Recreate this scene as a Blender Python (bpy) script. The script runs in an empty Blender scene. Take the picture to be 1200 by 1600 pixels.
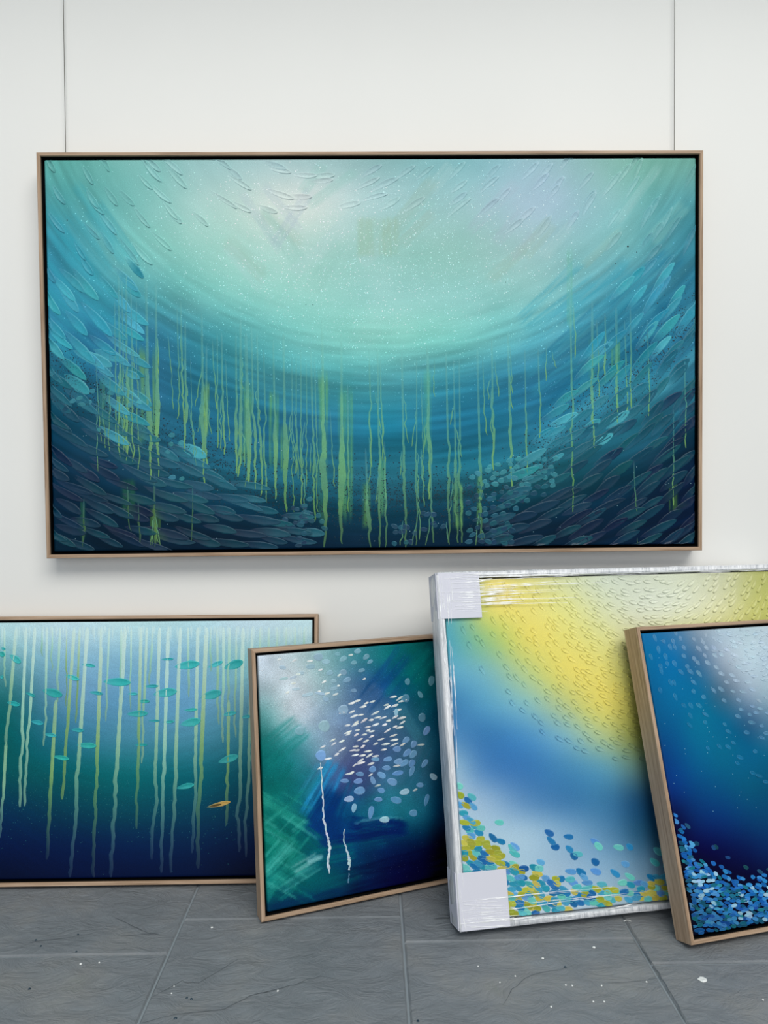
import bpy, bmesh, math, random
import numpy as np
from mathutils import Matrix, Vector
random.seed(7); rng = np.random.default_rng(7)
sc = bpy.context.scene
COL = sc.collection

# ------------------------------------------------------------------ camera
FPX = 1202.0
CAM = (0.0, -1.8704, 0.88, 0.01779, 0.02321, -0.00585)      # x, y, z, yaw, pitch (down), roll
def cam_axes():
    x, y, z, yaw, p, ro = CAM
    cy, sy, cp, sp = math.cos(yaw), math.sin(yaw), math.cos(p), math.sin(p)
    fwd = np.array([sy*cp, cy*cp, -sp]); right = np.array([cy, -sy, 0.]); up = np.cross(right, fwd)
    cr, sr = math.cos(ro), math.sin(ro)
    return right*cr + up*sr, -right*sr + up*cr, fwd
CR, CU, CF = cam_axes(); CO = np.array(CAM[:3])
cd = bpy.data.cameras.new('camera'); cam = bpy.data.objects.new('camera', cd); COL.objects.link(cam)
cd.sensor_fit = 'VERTICAL'; cd.sensor_height = 36.0; cd.lens = FPX/1600*36.0; cd.clip_start = 0.02
cam.matrix_world = Matrix(((CR[0], CU[0], -CF[0], CO[0]), (CR[1], CU[1], -CF[1], CO[1]), (CR[2], CU[2], -CF[2], CO[2]), (0, 0, 0, 1)))
sc.camera = cam
# ------------------------------------------------------------------ light
w = bpy.data.worlds.new('overcast_sky'); sc.world = w; w.use_nodes = True
bg = w.node_tree.nodes['Background']; bg.inputs[0].default_value = (0.76, 0.88, 1.0, 1); bg.inputs[1].default_value = 0.315
def area(name, loc, target, sx, sy, power, col):
    l = bpy.data.lights.new(name, 'AREA'); l.shape = 'RECTANGLE'; l.size = sx; l.size_y = sy; l.energy = power; l.color = col
    o = bpy.data.objects.new(name, l); COL.objects.link(o); o.location = loc
    o.rotation_euler = (Vector(target)-Vector(loc)).to_track_quat('-Z', 'Y').to_euler(); return o
area('skylight', (1.8, -6.2, 6.8), (0.0, 0.0, 0.9), 7.0, 3.6, 570, (1.0, 0.98, 0.925))
area('front_fill', (-0.6, -4.6, 1.3), (0.0, 0.0, 0.7), 3.4, 1.9, 36, (0.92, 0.96, 1.0))      # added fill light behind the camera, evens out the lower wall
vs = sc.view_settings
vs.view_transform = 'Standard'; vs.look = 'None'; vs.gamma = 1.0; vs.use_curve_mapping = False; vs.exposure = 0.06
PAINT_GAIN = 1.06            # albedo of the paints against their look under this light

# ------------------------------------------------------------------ helpers
def lin(c):
    c = np.asarray(c, float)/255.0
    return np.where(c <= 0.04045, c/12.92, ((np.maximum(c, 0)+0.055)/1.055)**2.4)
def tag(o, label=None, cat=None, group=None, kind=None):
    if label: o['label'] = label
    if cat: o['category'] = cat
    if group: o['group'] = group
    if kind: o['kind'] = kind
    return o
def mesh_obj(name, verts, faces, mat, parent=None, cols=None, smooth=False):
    me = bpy.data.meshes.new(name)
    me.from_pydata([tuple(map(float, v)) for v in verts], [], [tuple(int(i) for i in f) for f in faces])
    if mat: me.materials.append(mat)
    if cols is not None:
        a = me.color_attributes.new('paint', 'FLOAT_COLOR', 'POINT')
        c = np.ones((len(verts), 4)); c[:, :3] = cols
        a.data.foreach_set('color', c.ravel())
    if smooth: me.polygons.foreach_set('use_smooth', [True]*len(me.polygons))
    o = bpy.data.objects.new(name, me); COL.objects.link(o)
    if parent: o.parent = parent
    return o
def bm_obj(name, bm, mat, parent=None, smooth=False):
    me = bpy.data.meshes.new(name); bm.to_mesh(me); bm.free(); me.materials.append(mat)
    if smooth: me.polygons.foreach_set('use_smooth', [True]*len(me.polygons))
    o = bpy.data.objects.new(name, me); COL.objects.link(o)
    if parent: o.parent = parent
    return o
def add_box(bm, x0, x1, y0, y1, z0, z1):
    v = [bm.verts.new(p) for p in ((x0,y0,z0),(x1,y0,z0),(x1,y1,z0),(x0,y1,z0),(x0,y0,z1),(x1,y0,z1),(x1,y1,z1),(x0,y1,z1))]
    for f in ((3,2,1,0),(4,5,6,7),(0,1,5,4),(1,2,6,5),(2,3,7,6),(3,0,4,7)): bm.faces.new([v[i] for i in f])
def new_mat(name, rough=0.6, spec=0.5):
    m = bpy.data.materials.new(name); m.use_nodes = True
    nt = m.node_tree; b = nt.nodes['Principled BSDF']; b.inputs['Roughness'].default_value = rough
    b.inputs['Specular IOR Level'].default_value = spec
    return m, nt, b
def N(nt, t, **kw):
    n = nt.nodes.new(t)
    for k, v in kw.items():
        if k in n.inputs: n.inputs[k].default_value = v
        else: setattr(n, k, v)
    return n
def coords(nt, scale=(1,1,1), rot=(0,0,0)):
    tc = N(nt, 'ShaderNodeTexCoord'); mp = N(nt, 'ShaderNodeMapping'); mp.inputs['Scale'].default_value = scale; mp.inputs['Rotation'].default_value = rot
    nt.links.new(tc.outputs['Object'], mp.inputs['Vector']); return mp.outputs['Vector']
def ramp(nt, fac, stops):
    r = N(nt, 'ShaderNodeValToRGB'); e = r.color_ramp.elements
    while len(e) < len(stops): e.new(0.5)
    for i, (p, c) in enumerate(stops): e[i].position = p; e[i].color = (*lin(c), 1)
    nt.links.new(fac, r.inputs['Fac']); return r.outputs['Color']
def bump(nt, b, height, strength, dist, prev=None):
    n = N(nt, 'ShaderNodeBump'); n.inputs['Strength'].default_value = strength; n.inputs['Distance'].default_value = dist
    nt.links.new(height, n.inputs['Height'])
    if prev: nt.links.new(prev, n.inputs['Normal'])
    nt.links.new(n.outputs['Normal'], b.inputs['Normal']); return n.outputs['Normal']

# ------------------------------------------------------------------ materials
def mat_wall():
    m, nt, b = new_mat('painted_wall', 0.7, 0.3)
    v = coords(nt, (1,1,1)); n = N(nt, 'ShaderNodeTexNoise', Scale=1.3, Detail=3.0); nt.links.new(v, n.inputs['Vector'])
    nt.links.new(ramp(nt, n.outputs['Fac'], [(0.3, (231,230,226)), (0.7, (236,235,231))]), b.inputs['Base Color'])
    n2 = N(nt, 'ShaderNodeTexNoise', Scale=420.0, Detail=3.0); nt.links.new(v, n2.inputs['Vector'])
    bump(nt, b, n2.outputs['Fac'], 0.12, 0.0006); return m
def mat_wood():
    m, nt, b = new_mat('oiled_oak', 0.5, 0.35)
    v = coords(nt, (3.5, 95, 95)); n = N(nt, 'ShaderNodeTexNoise', Scale=1.6, Detail=5.0, Roughness=0.6); nt.links.new(v, n.inputs['Vector'])
    v2 = coords(nt, (12, 420, 420)); n2 = N(nt, 'ShaderNodeTexNoise', Scale=1.0, Detail=3.0); nt.links.new(v2, n2.inputs['Vector'])
    mx = N(nt, 'ShaderNodeMath', operation='MULTIPLY_ADD'); mx.inputs[1].default_value = 0.35
    nt.links.new(n2.outputs['Fac'], mx.inputs[0]); 
    s = N(nt, 'ShaderNodeMath', operation='MULTIPLY'); s.inputs[1].default_value = 0.65; nt.links.new(n.outputs['Fac'], s.inputs[0]); nt.links.new(s.outputs[0], mx.inputs[2])
    nt.links.new(ramp(nt, mx.outputs[0], [(0.36, (136,110,86)), (0.48, (166,139,114)), (0.58, (181,154,129)), (0.7, (194,170,148))]), b.inputs['Base Color'])
    bump(nt, b, mx.outputs[0], 0.25, 0.0008); return m
def mat_plain(name, c, rough=0.6, spec=0.5, metal=0):
    m, nt, b = new_mat(name, rough, spec); b.inputs['Base Color'].default_value = (*lin(c), 1); b.inputs['Metallic'].default_value = metal
    v = coords(nt); n = N(nt, 'ShaderNodeTexNoise', Scale=60.0, Detail=2.0); nt.links.new(v, n.inputs['Vector']); bump(nt, b, n.outputs['Fac'], 0.1, 0.0005)
    return m
def mat_paint(name, grain=0.25, gscale=520.0, weave=0.3, rough=0.55, spec=0.08):
    m, nt, b = new_mat(name, rough, spec)
    a = N(nt, 'ShaderNodeAttribute', attribute_name='paint')
    v = coords(nt)
    n = N(nt, 'ShaderNodeTexNoise', Scale=gscale, Detail=2.0, Roughness=0.7); nt.links.new(v, n.inputs['Vector'])
    mr = N(nt, 'ShaderNodeMapRange'); mr.inputs['From Min'].default_value = 0.25; mr.inputs['From Max'].default_value = 0.75
    mr.inputs['To Min'].default_value = 1-grain; mr.inputs['To Max'].default_value = 1+grain; nt.links.new(n.outputs['Fac'], mr.inputs['Value'])
    mul = N(nt, 'ShaderNodeVectorMath', operation='SCALE'); nt.links.new(a.outputs['Color'], mul.inputs[0]); nt.links.new(mr.outputs[0], mul.inputs['Scale'])
    nt.links.new(mul.outputs[0], b.inputs['Base Color'])
    if weave:
        n2 = N(nt, 'ShaderNodeTexNoise', Scale=900.0, Detail=1.0); nt.links.new(v, n2.inputs['Vector'])
        bump(nt, b, n2.outputs['Fac'], weave, 0.0006)
    return m
def mat_slate():
    m, nt, b = new_mat('painted_slate', 0.42, 0.5)
    v = coords(nt)
    n = N(nt, 'ShaderNodeTexNoise', Scale=5.0, Detail=6.0, Roughness=0.6); nt.links.new(v, n.inputs['Vector'])
    nt.links.new(ramp(nt, n.outputs['Fac'], [(0.3, (120,126,131)), (0.5, (131,136,141)), (0.64, (139,141,142)), (0.8, (133,137,131))]), b.inputs['Base Color'])
    v2 = coords(nt, (9, 15, 20), (0, 0, 0.7)); n2 = N(nt, 'ShaderNodeTexNoise', Scale=1.5, Detail=10.0, Roughness=0.7, Distortion=1.2); nt.links.new(v2, n2.inputs['Vector'])
    p = bump(nt, b, n2.outputs['Fac'], 0.85, 0.010)
    n3 = N(nt, 'ShaderNodeTexNoise', Scale=240.0, Detail=3.0); nt.links.new(v, n3.inputs['Vector'])
    bump(nt, b, n3.outputs['Fac'], 0.12, 0.0015, p)
    rr = N(nt, 'ShaderNodeMapRange'); rr.inputs['To Min'].default_value = 0.30; rr.inputs['To Max'].default_value = 0.55; nt.links.new(n.outputs['Fac'], rr.inputs['Value']); nt.links.new(rr.outputs[0], b.inputs['Roughness'])
    return m
def mat_wrap(name='stretch_film_layers', sc_=(5, 120, 120)):
    # many layers of stretch film over a pale board: pale streaks along local x paint in wrinkle reflections
    m, nt, b = new_mat(name, 0.25, 0.5)
    v = coords(nt, sc_); n = N(nt, 'ShaderNodeTexNoise', Scale=1.5, Detail=5.0, Roughness=0.65, Distortion=0.6); nt.links.new(v, n.inputs['Vector'])
    nt.links.new(ramp(nt, n.outputs['Fac'], [(0.32, (176,180,186)), (0.46, (212,214,218)), (0.58, (234,235,238)), (0.7, (248,248,250))]), b.inputs['Base Color'])
    bump(nt, b, n.outputs['Fac'], 0.8, 0.003); return m
def mat_film():
    m = bpy.data.materials.new('clear_stretch_film'); m.use_nodes = True; nt = m.node_tree
    for x in list(nt.nodes): nt.nodes.remove(x)
    out = N(nt, 'ShaderNodeOutputMaterial'); tr = N(nt, 'ShaderNodeBsdfTransparent'); gl = N(nt, 'ShaderNodeBsdfGlossy', Roughness=0.18)
    v = coords(nt, (3, 1, 60)); n = N(nt, 'ShaderNodeTexNoise', Scale=2.0, Detail=3.0); nt.links.new(v, n.inputs['Vector'])
    bp = N(nt, 'ShaderNodeBump'); bp.inputs['Strength'].default_value = 0.06; bp.inputs['Distance'].default_value = 0.002
    nt.links.new(n.outputs['Fac'], bp.inputs['Height']); nt.links.new(bp.outputs['Normal'], gl.inputs['Normal'])
    fr = N(nt, 'ShaderNodeFresnel'); fr.inputs['IOR'].default_value = 1.25; nt.links.new(bp.outputs['Normal'], fr.inputs['Normal'])
    mx = N(nt, 'ShaderNodeMixShader'); nt.links.new(fr.outputs[0], mx.inputs[0]); nt.links.new(tr.outputs[0], mx.inputs[1]); nt.links.new(gl.outputs[0], mx.inputs[2])
    nt.links.new(mx.outputs[0], out.inputs['Surface']); return m
def mat_wrinkle():
    m = bpy.data.materials.new('film_fold'); m.use_nodes = True; nt = m.node_tree
    b = nt.nodes['Principled BSDF']; out = nt.nodes['Material Output']
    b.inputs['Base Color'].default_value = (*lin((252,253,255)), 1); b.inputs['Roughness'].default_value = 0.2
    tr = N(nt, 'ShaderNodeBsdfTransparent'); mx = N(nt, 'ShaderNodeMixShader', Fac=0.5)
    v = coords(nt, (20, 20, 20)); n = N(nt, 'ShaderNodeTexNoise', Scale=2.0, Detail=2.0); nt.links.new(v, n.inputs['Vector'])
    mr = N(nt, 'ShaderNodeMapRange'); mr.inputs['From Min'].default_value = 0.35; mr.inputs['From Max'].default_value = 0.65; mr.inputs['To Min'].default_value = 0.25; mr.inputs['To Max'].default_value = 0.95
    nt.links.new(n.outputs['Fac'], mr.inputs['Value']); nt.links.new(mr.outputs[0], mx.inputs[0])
    nt.links.new(tr.outputs[0], mx.inputs[1]); nt.links.new(b.outputs[0], mx.inputs[2]); nt.links.new(mx.outputs[0], out.inputs['Surface']); return m
M_WALL, M_WOOD, M_SLATE = mat_wall(), mat_wood(), mat_slate()
M_BLACK = mat_plain('black_stain', (9, 9, 10), 0.8, 0.1)
M_CANVAS = mat_paint('painted_canvas', 0.22)
M_SPRAY = mat_paint('sprayed_canvas', 0.2, 620.0)
M_FINE = mat_paint('smooth_canvas', 0.12, 700.0); M_GRAINY = mat_paint('grainy_sprayed_canvas', 0.34, 560.0)
M_STROKE = mat_paint('impasto_paint', 0.12, 300.0, 0.25, 0.38, 0.25)
M_SKIN = mat_wrap('side_film_layers', (120, 60, 5)); M_WRAP, M_FILM, M_FOLD = mat_wrap(), mat_film(), mat_wrinkle()
M_FOAM = mat_plain('grey_foam_card', (212, 212, 222), 0.75, 0.25)
M_WIRE = mat_plain('steel_wire', (112, 110, 104), 0.45, 0.5)
M_GROUT = mat_plain('painted_grout', (138, 146, 152), 0.6)
M_CRACK = mat_plain('slate_crack', (92, 98, 103), 0.8)
M_SPOT = mat_plain('dried_white_paint', (232, 234, 232), 0.4)
M_TEALSPOT = mat_plain('dried_teal_paint', (20, 50, 66), 0.4)

# ------------------------------------------------------------------ the room
bm = bmesh.new(); add_box(bm, -4, 4, 0.0, 0.12, -0.06, 2.87)
tag(bm_obj('wall_back', bm, M_WALL), 'plain white gallery wall behind all the paintings', kind='structure')
bm = bmesh.new(); add_box(bm, -4, 4, -0.78, 0.0, 2.75, 2.87)      # unseen overhang, added to darken the top of the wall
tag(bm_obj('shade_overhang', bm, M_WALL), 'unseen white overhang added to shade the top of the wall', kind='structure')
bm = bmesh.new(); add_box(bm, -4, 4, -4.5, 0.0, -0.06, -0.0045)
floor = tag(bm_obj('floor', bm, M_GROUT), 'grey painted slate tile floor', kind='structure')
# slate tiles laid in staggered columns; joints recessed
def tile(x0, x1, y0, y1, dz):
    g = 0.0022; x0 += g; x1 -= g; y0 += g; y1 -= g
    r = [random.uniform(-.0008, .0008) for _ in range(8)]
    b = 0.003
    top = [(x0+b+r[0], y0+b, dz), (x1-b+r[1], y0+b, dz+r[2]), (x1-b+r[3], y1-b, dz+r[4]), (x0+b+r[5], y1-b, dz+r[6])]
    mid = [(x0, y0, dz-.003), (x1, y0, dz-.003), (x1, y1, dz-.003), (x0, y1, dz-.003)]
    bot = [(p[0], p[1], -.006) for p in mid]
    v = top+mid+bot
    f = [(0,1,2,3)]+[(4+i, 4+(i+1)%4, (i+1)%4, i) for i in range(4)]+[(8+i, 8+(i+1)%4, 4+(i+1)%4, 4+i) for i in range(4)]
    mesh_obj('tile', v, f, M_SLATE, floor)
cols_x = [-1.758, -1.303, -0.849, -0.394, 0.060, 0.518, 0.973, 1.428, 1.883]
offs = [-.33, -.45, -.403, -.405, -.287, -.379, -.461, -.36]
for i in range(8):
    x0, x1 = cols_x[i], cols_x[i+1]; y = offs[i] if i != 2 else -.31
    if i == 3: y = -.287
    if i == 2: y = -.404
    if i == 4: y = -.379
    if i == 5: y = -.461
    L = 0.62
    edges = [0.0, y, y-L, y-2*L]
    for a, b_ in zip(edges[:-1], edges[1:]): tile(x0, x1, b_, a, random.uniform(-.0012, -.0002))
def floor_pt(px, py, z=0.0):
    d = CF + (px-600)/FPX*CR - (py-800)/FPX*CU
    return CO + d*((z-CO[2])/d[2])
# hairline cracks in the slate, narrow raised ribbons of darker stone
def crack(pts, wid):
    P = [floor_pt(*p)[:2] for p in pts]; V = []; F = []
    Q = [P[0]]
    for a, b_ in zip(P[:-1], P[1:]):
        n_ = max(2, int(np.linalg.norm(b_-a)/.012))
        for k in range(1, n_+1): Q.append(a+(b_-a)*k/n_+(rng.normal(0, .0012, 2) if k < n_ else 0))
    for i, p in enumerate(Q):
        a = Q[max(0, i-1)]; b_ = Q[min(len(Q)-1, i+1)]; t = (b_-a)/np.linalg.norm(b_-a); nn = np.array([-t[1], t[0]])
        w_ = wid*math.sin(math.pi*(i+.6)/(len(Q)+.2))**.5*random.uniform(.6, 1.2)/2
        V += [(*(p-nn*w_), .0002), (*(p+nn*w_), .0002)]
        if i: F.append((2*i-2, 2*i-1, 2*i+1, 2*i))
    mesh_obj('crack', V, F, M_CRACK, floor)
crack([(238,1558),(262,1545),(285,1532),(293,1536),(310,1536),(340,1518),(372,1499)], .0016)
crack([(222,1598),(275,1585),(320,1580),(350,1577),(390,1556),(440,1544),(500,1525),(530,1531)], .0016)
crack([(180,1434),(215,1450),(232,1458),(250,1461)], .0014)
crack([(190,1462),(225,1459),(248,1459)], .0012)
crack([(975,1440),(1000,1478),(1030,1520),(1062,1575),(1072,1600)], .0016)
crack([(786,1570),(800,1545),(830,1524),(860,1517),(890,1512)], .0012)
crack([(940,1536),(985,1534),(1030,1528)], .0010)
crack([(30,1478),(60,1470),(100,1466),(150,1457)], .0010)
crack([(678,1436),(692,1434),(704,1433)], .0030)
def spot(px, py, r, m, name='paint_spot', ring=False):
    c = floor_pt(px, py); n_ = 9; ph = random.random()*6
    V = [(c[0], c[1], .0012 if not ring else .0004)]; F = []
    for k in range(n_):
        a = ph+2*math.pi*k/n_; rr = r*random.uniform(.75, 1.2)
        V.append((c[0]+math.cos(a)*rr*.62, c[1]+math.sin(a)*rr*.62, .0011))
    for k in range(n_):
        a = ph+2*math.pi*k/n_; rr = r*random.uniform(.85, 1.15)
        V.append((c[0]+math.cos(a)*rr, c[1]+math.sin(a)*rr, -.0004))
    for k in range(n_):
        k2 = (k+1) % n_; F += [(0, 1+k, 1+k2), (1+k, 1+n_+k, 1+n_+k2, 1+k2)]
    return mesh_obj(name, V, F, m, floor)
spot(1097.5, 1530, .0082, M_SPOT, ring=True)
for x, y, r in ((331,1449,.0028),(126,1506,.0022),(848,1497,.0028),(928,1480,.0034),(884,1539,.0018),(894,1540,.0016),(927,1565,.0018),(944,1565,.0018),(805,1525,.0016),(940,1540,.0018),
                (434,1548,.0020),(861,1573,.0020),(1192,1562,.0020),(1010,1534,.0018),(155,1504,.0018),(268,1552,.0014),(272,1541,.0012),(747,1510,.0014),(781,1535,.0014)):
    spot(x, y, r, M_SPOT)
for x, y, r in ((274,1591,.0028),(46,1545,.0026),(292,1559,.0024),(299,1561,.0026),(56,1469,.0024),(119,1487,.0022),(883,1511,.0026),(653,1595,.0026),(64,1478,.0018),(122,1460,.002)):
    spot(x, y, r, M_TEALSPOT)
# the little white crescent beside the crack
V = []; F = []
for k in range(9):
    a = math.pi*(0.05+0.9*k/8); c = floor_pt(981, 1441)
    for rr in (.0085, .0058): V.append((c[0]+math.cos(a)*rr, c[1]+math.sin(a)*rr*.8, .0012))
    if k: F.append((2*k-2, 2*k-1, 2*k+1, 2*k))
mesh_obj('paint_spot', V, F, M_SPOT, floor)

# ------------------------------------------------------------------ noise for painting
def vnoise(x, y, seed=0):
    r = np.random.default_rng(seed).random((64, 64)); xi = np.floor(x).astype(int); yi = np.floor(y).astype(int)
    fx = x-xi; fy = y-yi; fx = fx*fx*(3-2*fx); fy = fy*fy*(3-2*fy)
    g = lambda a, b: r[a % 64, b % 64]
    return (g(xi, yi)*(1-fx)+g(xi+1, yi)*fx)*(1-fy)+(g(xi, yi+1)*(1-fx)+g(xi+1, yi+1)*fx)*fy
def fbm(x, y, seed=0, o=3):
    s = 0; a = .5
    for k in range(o): s = s+a*vnoise(x*2**k, y*2**k, seed+k); a *= .5
    return s/(1-.5**o)
def smooth(a, b, x): t = np.clip((x-a)/(b-a), 0, 1); return t*t*(3-2*t)

# ------------------------------------------------------------------ a painting
class Painting:
    def __init__(s, name, B0, e, nb, u, W, H, t, face, gap, recess, label, wood=True, cell=0.003):
        s.W, s.H, s.t, s.face, s.gap, s.rec = W, H, t, face, gap, recess
        s.B0, s.e, s.u = np.array(B0, float), np.array(e, float), np.array(u, float)
        s.yb = np.cross(s.u, s.e)            # local +y, away from the viewer
        s.root = bpy.data.objects.new(name, None); COL.objects.link(s.root)
        s.root.matrix_world = Matrix([[s.e[i], s.yb[i], s.u[i], s.B0[i]] for i in range(3)]+[[0,0,0,1]])
        s.root.empty_display_size = .1
        tag(s.root, label, 'painting')
        s.yc = -(t-recess)                   # canvas front plane
        m = face+gap; s.c0, s.c1, s.d0, s.d1 = m, W-m, m, H-m
        s.nx = int((s.c1-s.c0)/cell)+1; s.nz = int((s.d1-s.d0)/cell)+1
        gx, gz = np.meshgrid(np.linspace(s.c0, s.c1, s.nx), np.linspace(s.d0, s.d1, s.nz))
        s.gx, s.gz = gx, gz
        P = s.B0+gx[..., None]*s.e+gz[..., None]*s.u+s.yc*s.yb
        d = P-CO; wv = d@CF
        s.PX = 600+FPX*(d@CR)/wv; s.PY = 800-FPX*(d@CU)/wv
        s.n = {}
    def loc(s, px, py):
        d = CF+(px-600)/FPX*CR-(py-800)/FPX*CU
        o = s.B0+s.yc*s.yb; k = ((o-CO)@s.yb)/(d@s.yb); P = CO+d*k-s.B0
        return P@s.e, P@s.u
    def inside(s, px, py, m=0.0):
        a, b = s.loc(px, py); return s.c0+m < a < s.c1-m and s.d0+m < b < s.d1-m
    def grid(s, xs, ys, C, blur=3):
        C = np.array(C, float)[:len(ys)]
        fx = np.interp(s.PX, xs, np.arange(len(xs))); fy = np.interp(s.PY, ys, np.arange(len(ys)))
        def cub(i, n): return np.clip(i, 0, n-1)
        out = 0; ix = np.floor(fx).astype(int); iy = np.floor(fy).astype(int); tx = (fx-ix)[..., None]; ty = (fy-iy)[..., None]
        def wts(t): return [(-t**3+2*t**2-t)/2, (3*t**3-5*t**2+2)/2, (-3*t**3+4*t**2+t)/2, (t**3-t**2)/2]
        wx, wy = wts(tx), wts(ty)
        for j in range(4):
            for i in range(4):
                out = out+wx[i]*wy[j]*C[cub(iy-1+j, len(ys)), cub(ix-1+i, len(xs))]
        s.img = np.clip(out, 0, 255)
        for _ in range(blur):
            a = np.pad(s.img, ((1,1),(1,1),(0,0)), 'edge'); s.img = (a[:-2,1:-1]+a[2:,1:-1]+a[1:-1,:-2]+a[1:-1,2:]+2*s.img)/6
    def sample(s, px, py):
        a, b = s.loc(px, py); i = int(np.clip((a-s.c0)/(s.c1-s.c0)*(s.nx-1), 0, s.nx-1)); j = int(np.clip((b-s.d0)/(s.d1-s.d0)*(s.nz-1), 0, s.nz-1))
        return s.img[j, i]
    def brush(s, x, y, L, Wd, ang, color, alpha=.6, streak=.5, seed=None, curve=0.0):
        seed = int(rng.integers(1000)) if seed is None else seed
        a = math.radians(ang); dx, dy = s.PX-x, s.PY-y; u_ = dx*math.cos(a)-dy*math.sin(a); v_ = dx*math.sin(a)+dy*math.cos(a)
        v_ = v_+curve*(u_/L)**2*L
        m = smooth(1.15, .8, np.abs(u_)/(L/2)+.12*(vnoise(v_/2.5+50, u_*0, seed)-.5))*smooth(1.05, .75, np.abs(v_)/(Wd/2))
        st = fbm(v_/3.0+80, u_/70+9, seed+3, 2)
        m = m*alpha*(1-streak+streak*smooth(.3, .65, st))
        s.img = s.img*(1-m[..., None])+np.array(color, float)*m[..., None]
    def build_canvas(s, mat, name='canvas'):
        nx, nz = s.nx, s.nz
        yy = np.full(s.gx.shape, s.yc)
        yy[0, :] += .0012; yy[-1, :] += .0012; yy[:, 0] += .0012; yy[:, -1] += .0012
        V = np.stack([s.gx, yy, s.gz], -1).reshape(-1, 3)
        C = np.maximum(lin(s.img)*PAINT_GAIN-np.array((.005, .0025, .009)), 0).reshape(-1, 3)
        i, j = np.meshgrid(np.arange(nx-1), np.arange(nz-1)); a = (j*nx+i).ravel()
        F = np.stack([a, a+1, a+1+nx, a+nx], 1)
        # wrapped sides of the canvas
        ring = list(range(nx))+[nx-1+nx*k for k in range(1, nz)]+[nx*(nz-1)+k for k in range(nx-2, -1, -1)]+[nx*k for k in range(nz-2, 0, -1)]
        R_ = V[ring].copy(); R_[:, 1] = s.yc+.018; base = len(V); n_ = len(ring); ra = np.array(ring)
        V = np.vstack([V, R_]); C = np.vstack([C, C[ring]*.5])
        k = np.arange(n_); k2 = (k+1) % n_
        F = np.vstack([F, np.stack([ra[k2], ra[k], base+k, base+k2], 1)])
        me = bpy.data.meshes.new(name); me.vertices.add(len(V)); me.vertices.foreach_set('co', V.astype(np.float32).ravel())
        me.loops.add(F.size); me.polygons.add(len(F)); me.loops.foreach_set('vertex_index', F.astype(np.int32).ravel())
        me.polygons.foreach_set('loop_start', np.arange(0, F.size, 4, dtype=np.int32)); me.polygons.foreach_set('loop_total', np.full(len(F), 4, dtype=np.int32))
        me.update(calc_edges=True); me.polygons.foreach_set('use_smooth', np.ones(len(F), dtype=bool))
        at = me.color_attributes.new('paint', 'FLOAT_COLOR', 'POINT'); c4 = np.ones((len(V), 4), dtype=np.float32); c4[:, :3] = np.clip(C, 0, 1); at.data.foreach_set('color', c4.ravel())
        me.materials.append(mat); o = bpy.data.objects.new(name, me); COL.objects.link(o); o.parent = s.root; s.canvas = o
    def rail(s, name, mat, L, face, t, M, cham=.0012):
        # local: x along, y depth (front at -t), z from outer edge 0 to inner edge face; mitred ends
        prof = [(0, 0), (-t+cham, 0), (-t, cham), (-t, face-cham), (-t+cham, face), (0, face)]
        V = [(z_, y_, z_) for y_, z_ in prof]+[(L-z_, y_, z_) for y_, z_ in prof]; n_ = len(prof)
        F = [(i, i+n_, (i+1) % n_+n_, (i+1) % n_) for i in range(n_)]+[tuple(range(n_)), tuple(range(2*n_-1, n_-1, -1))]
        o = mesh_obj(name, V, F, mat, s.root); o.matrix_local = M; return o
    def build_frame(s, mat, name='frame_rail', tray=True):
        W, H, f, t = s.W, s.H, s.face, s.t
        s.rail(name, mat, W, f, t, Matrix.Identity(4))
        s.rail(name, mat, W, f, t, Matrix(((-1,0,0,W),(0,1,0,0),(0,0,-1,H),(0,0,0,1))))
        s.rail(name, mat, H, f, t, Matrix(((0,0,1,0),(0,1,0,0),(-1,0,0,H),(0,0,0,1))))
        s.rail(name, mat, H, f, t, Matrix(((0,0,-1,W),(0,1,0,0),(1,0,0,0),(0,0,0,1))))
        if tray:
            bm = bmesh.new(); e_ = .0004; yb = -.004; yf = -t+.005; w_ = .0012
            add_box(bm, f+e_, W-f-e_, yb-.004, yb, f+e_, H-f-e_)
            add_box(bm, f+e_, f+e_+w_, yf, yb, f+e_, H-f-e_); add_box(bm, W-f-e_-w_, W-f-e_, yf, yb, f+e_, H-f-e_)
            add_box(bm, f+e_, W-f-e_, yf, yb, f+e_, f+e_+w_); add_box(bm, f+e_, W-f-e_, yf, yb, H-f-e_-w_, H-f-e_)
            tag(bm_obj('inner_rebate', bm, M_BLACK, s.root), 'matt black inner rebate and backing')
    # ---- paint relief ----------------------------------------------------
    def put(s, name, V2, zs, cols, faces, mat=None, stuff=None):
        """V2 photo-plane points, zs heights toward the viewer (m)"""
        vs_ = []
        for (px, py), z in zip(V2, zs):
            a, b = s.loc(px, py); a = min(max(a, s.c0+.0005), s.c1-.0005); b = min(max(b, s.d0+.0005), s.d1-.0005)
            vs_.append((a, s.yc-z, b))
        c = np.clip(lin(np.array(cols))*PAINT_GAIN-.004, 0, 1)
        mx_ = sum(p[0] for p in V2)/len(V2)
        if stuff is None and s.n.get(name, 0) < 300 and -8 < mx_ < 1208:      # what the photograph does not show goes into one joined part
            s.n[name] = s.n.get(name, 0)+1
            return mesh_obj(name, vs_, faces, mat or M_STROKE, s.root, c, smooth=True)
        key = (stuff or 'remaining_'+name); d = s.n.setdefault('S_'+key, [[], [], []])
        k = len(d[0]); d[0] += vs_; d[1] += list(c); d[2] += [tuple(i+k for i in f) for f in faces]
    def flush(s):
        for k in list(s.n):
            if k.startswith('S_'):
                V, C, F = s.n[k]; o = mesh_obj(k[2:], V, F, M_STROKE, s.root, np.array(C), smooth=True); o['kind'] = 'stuff'; del s.n[k]
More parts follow.
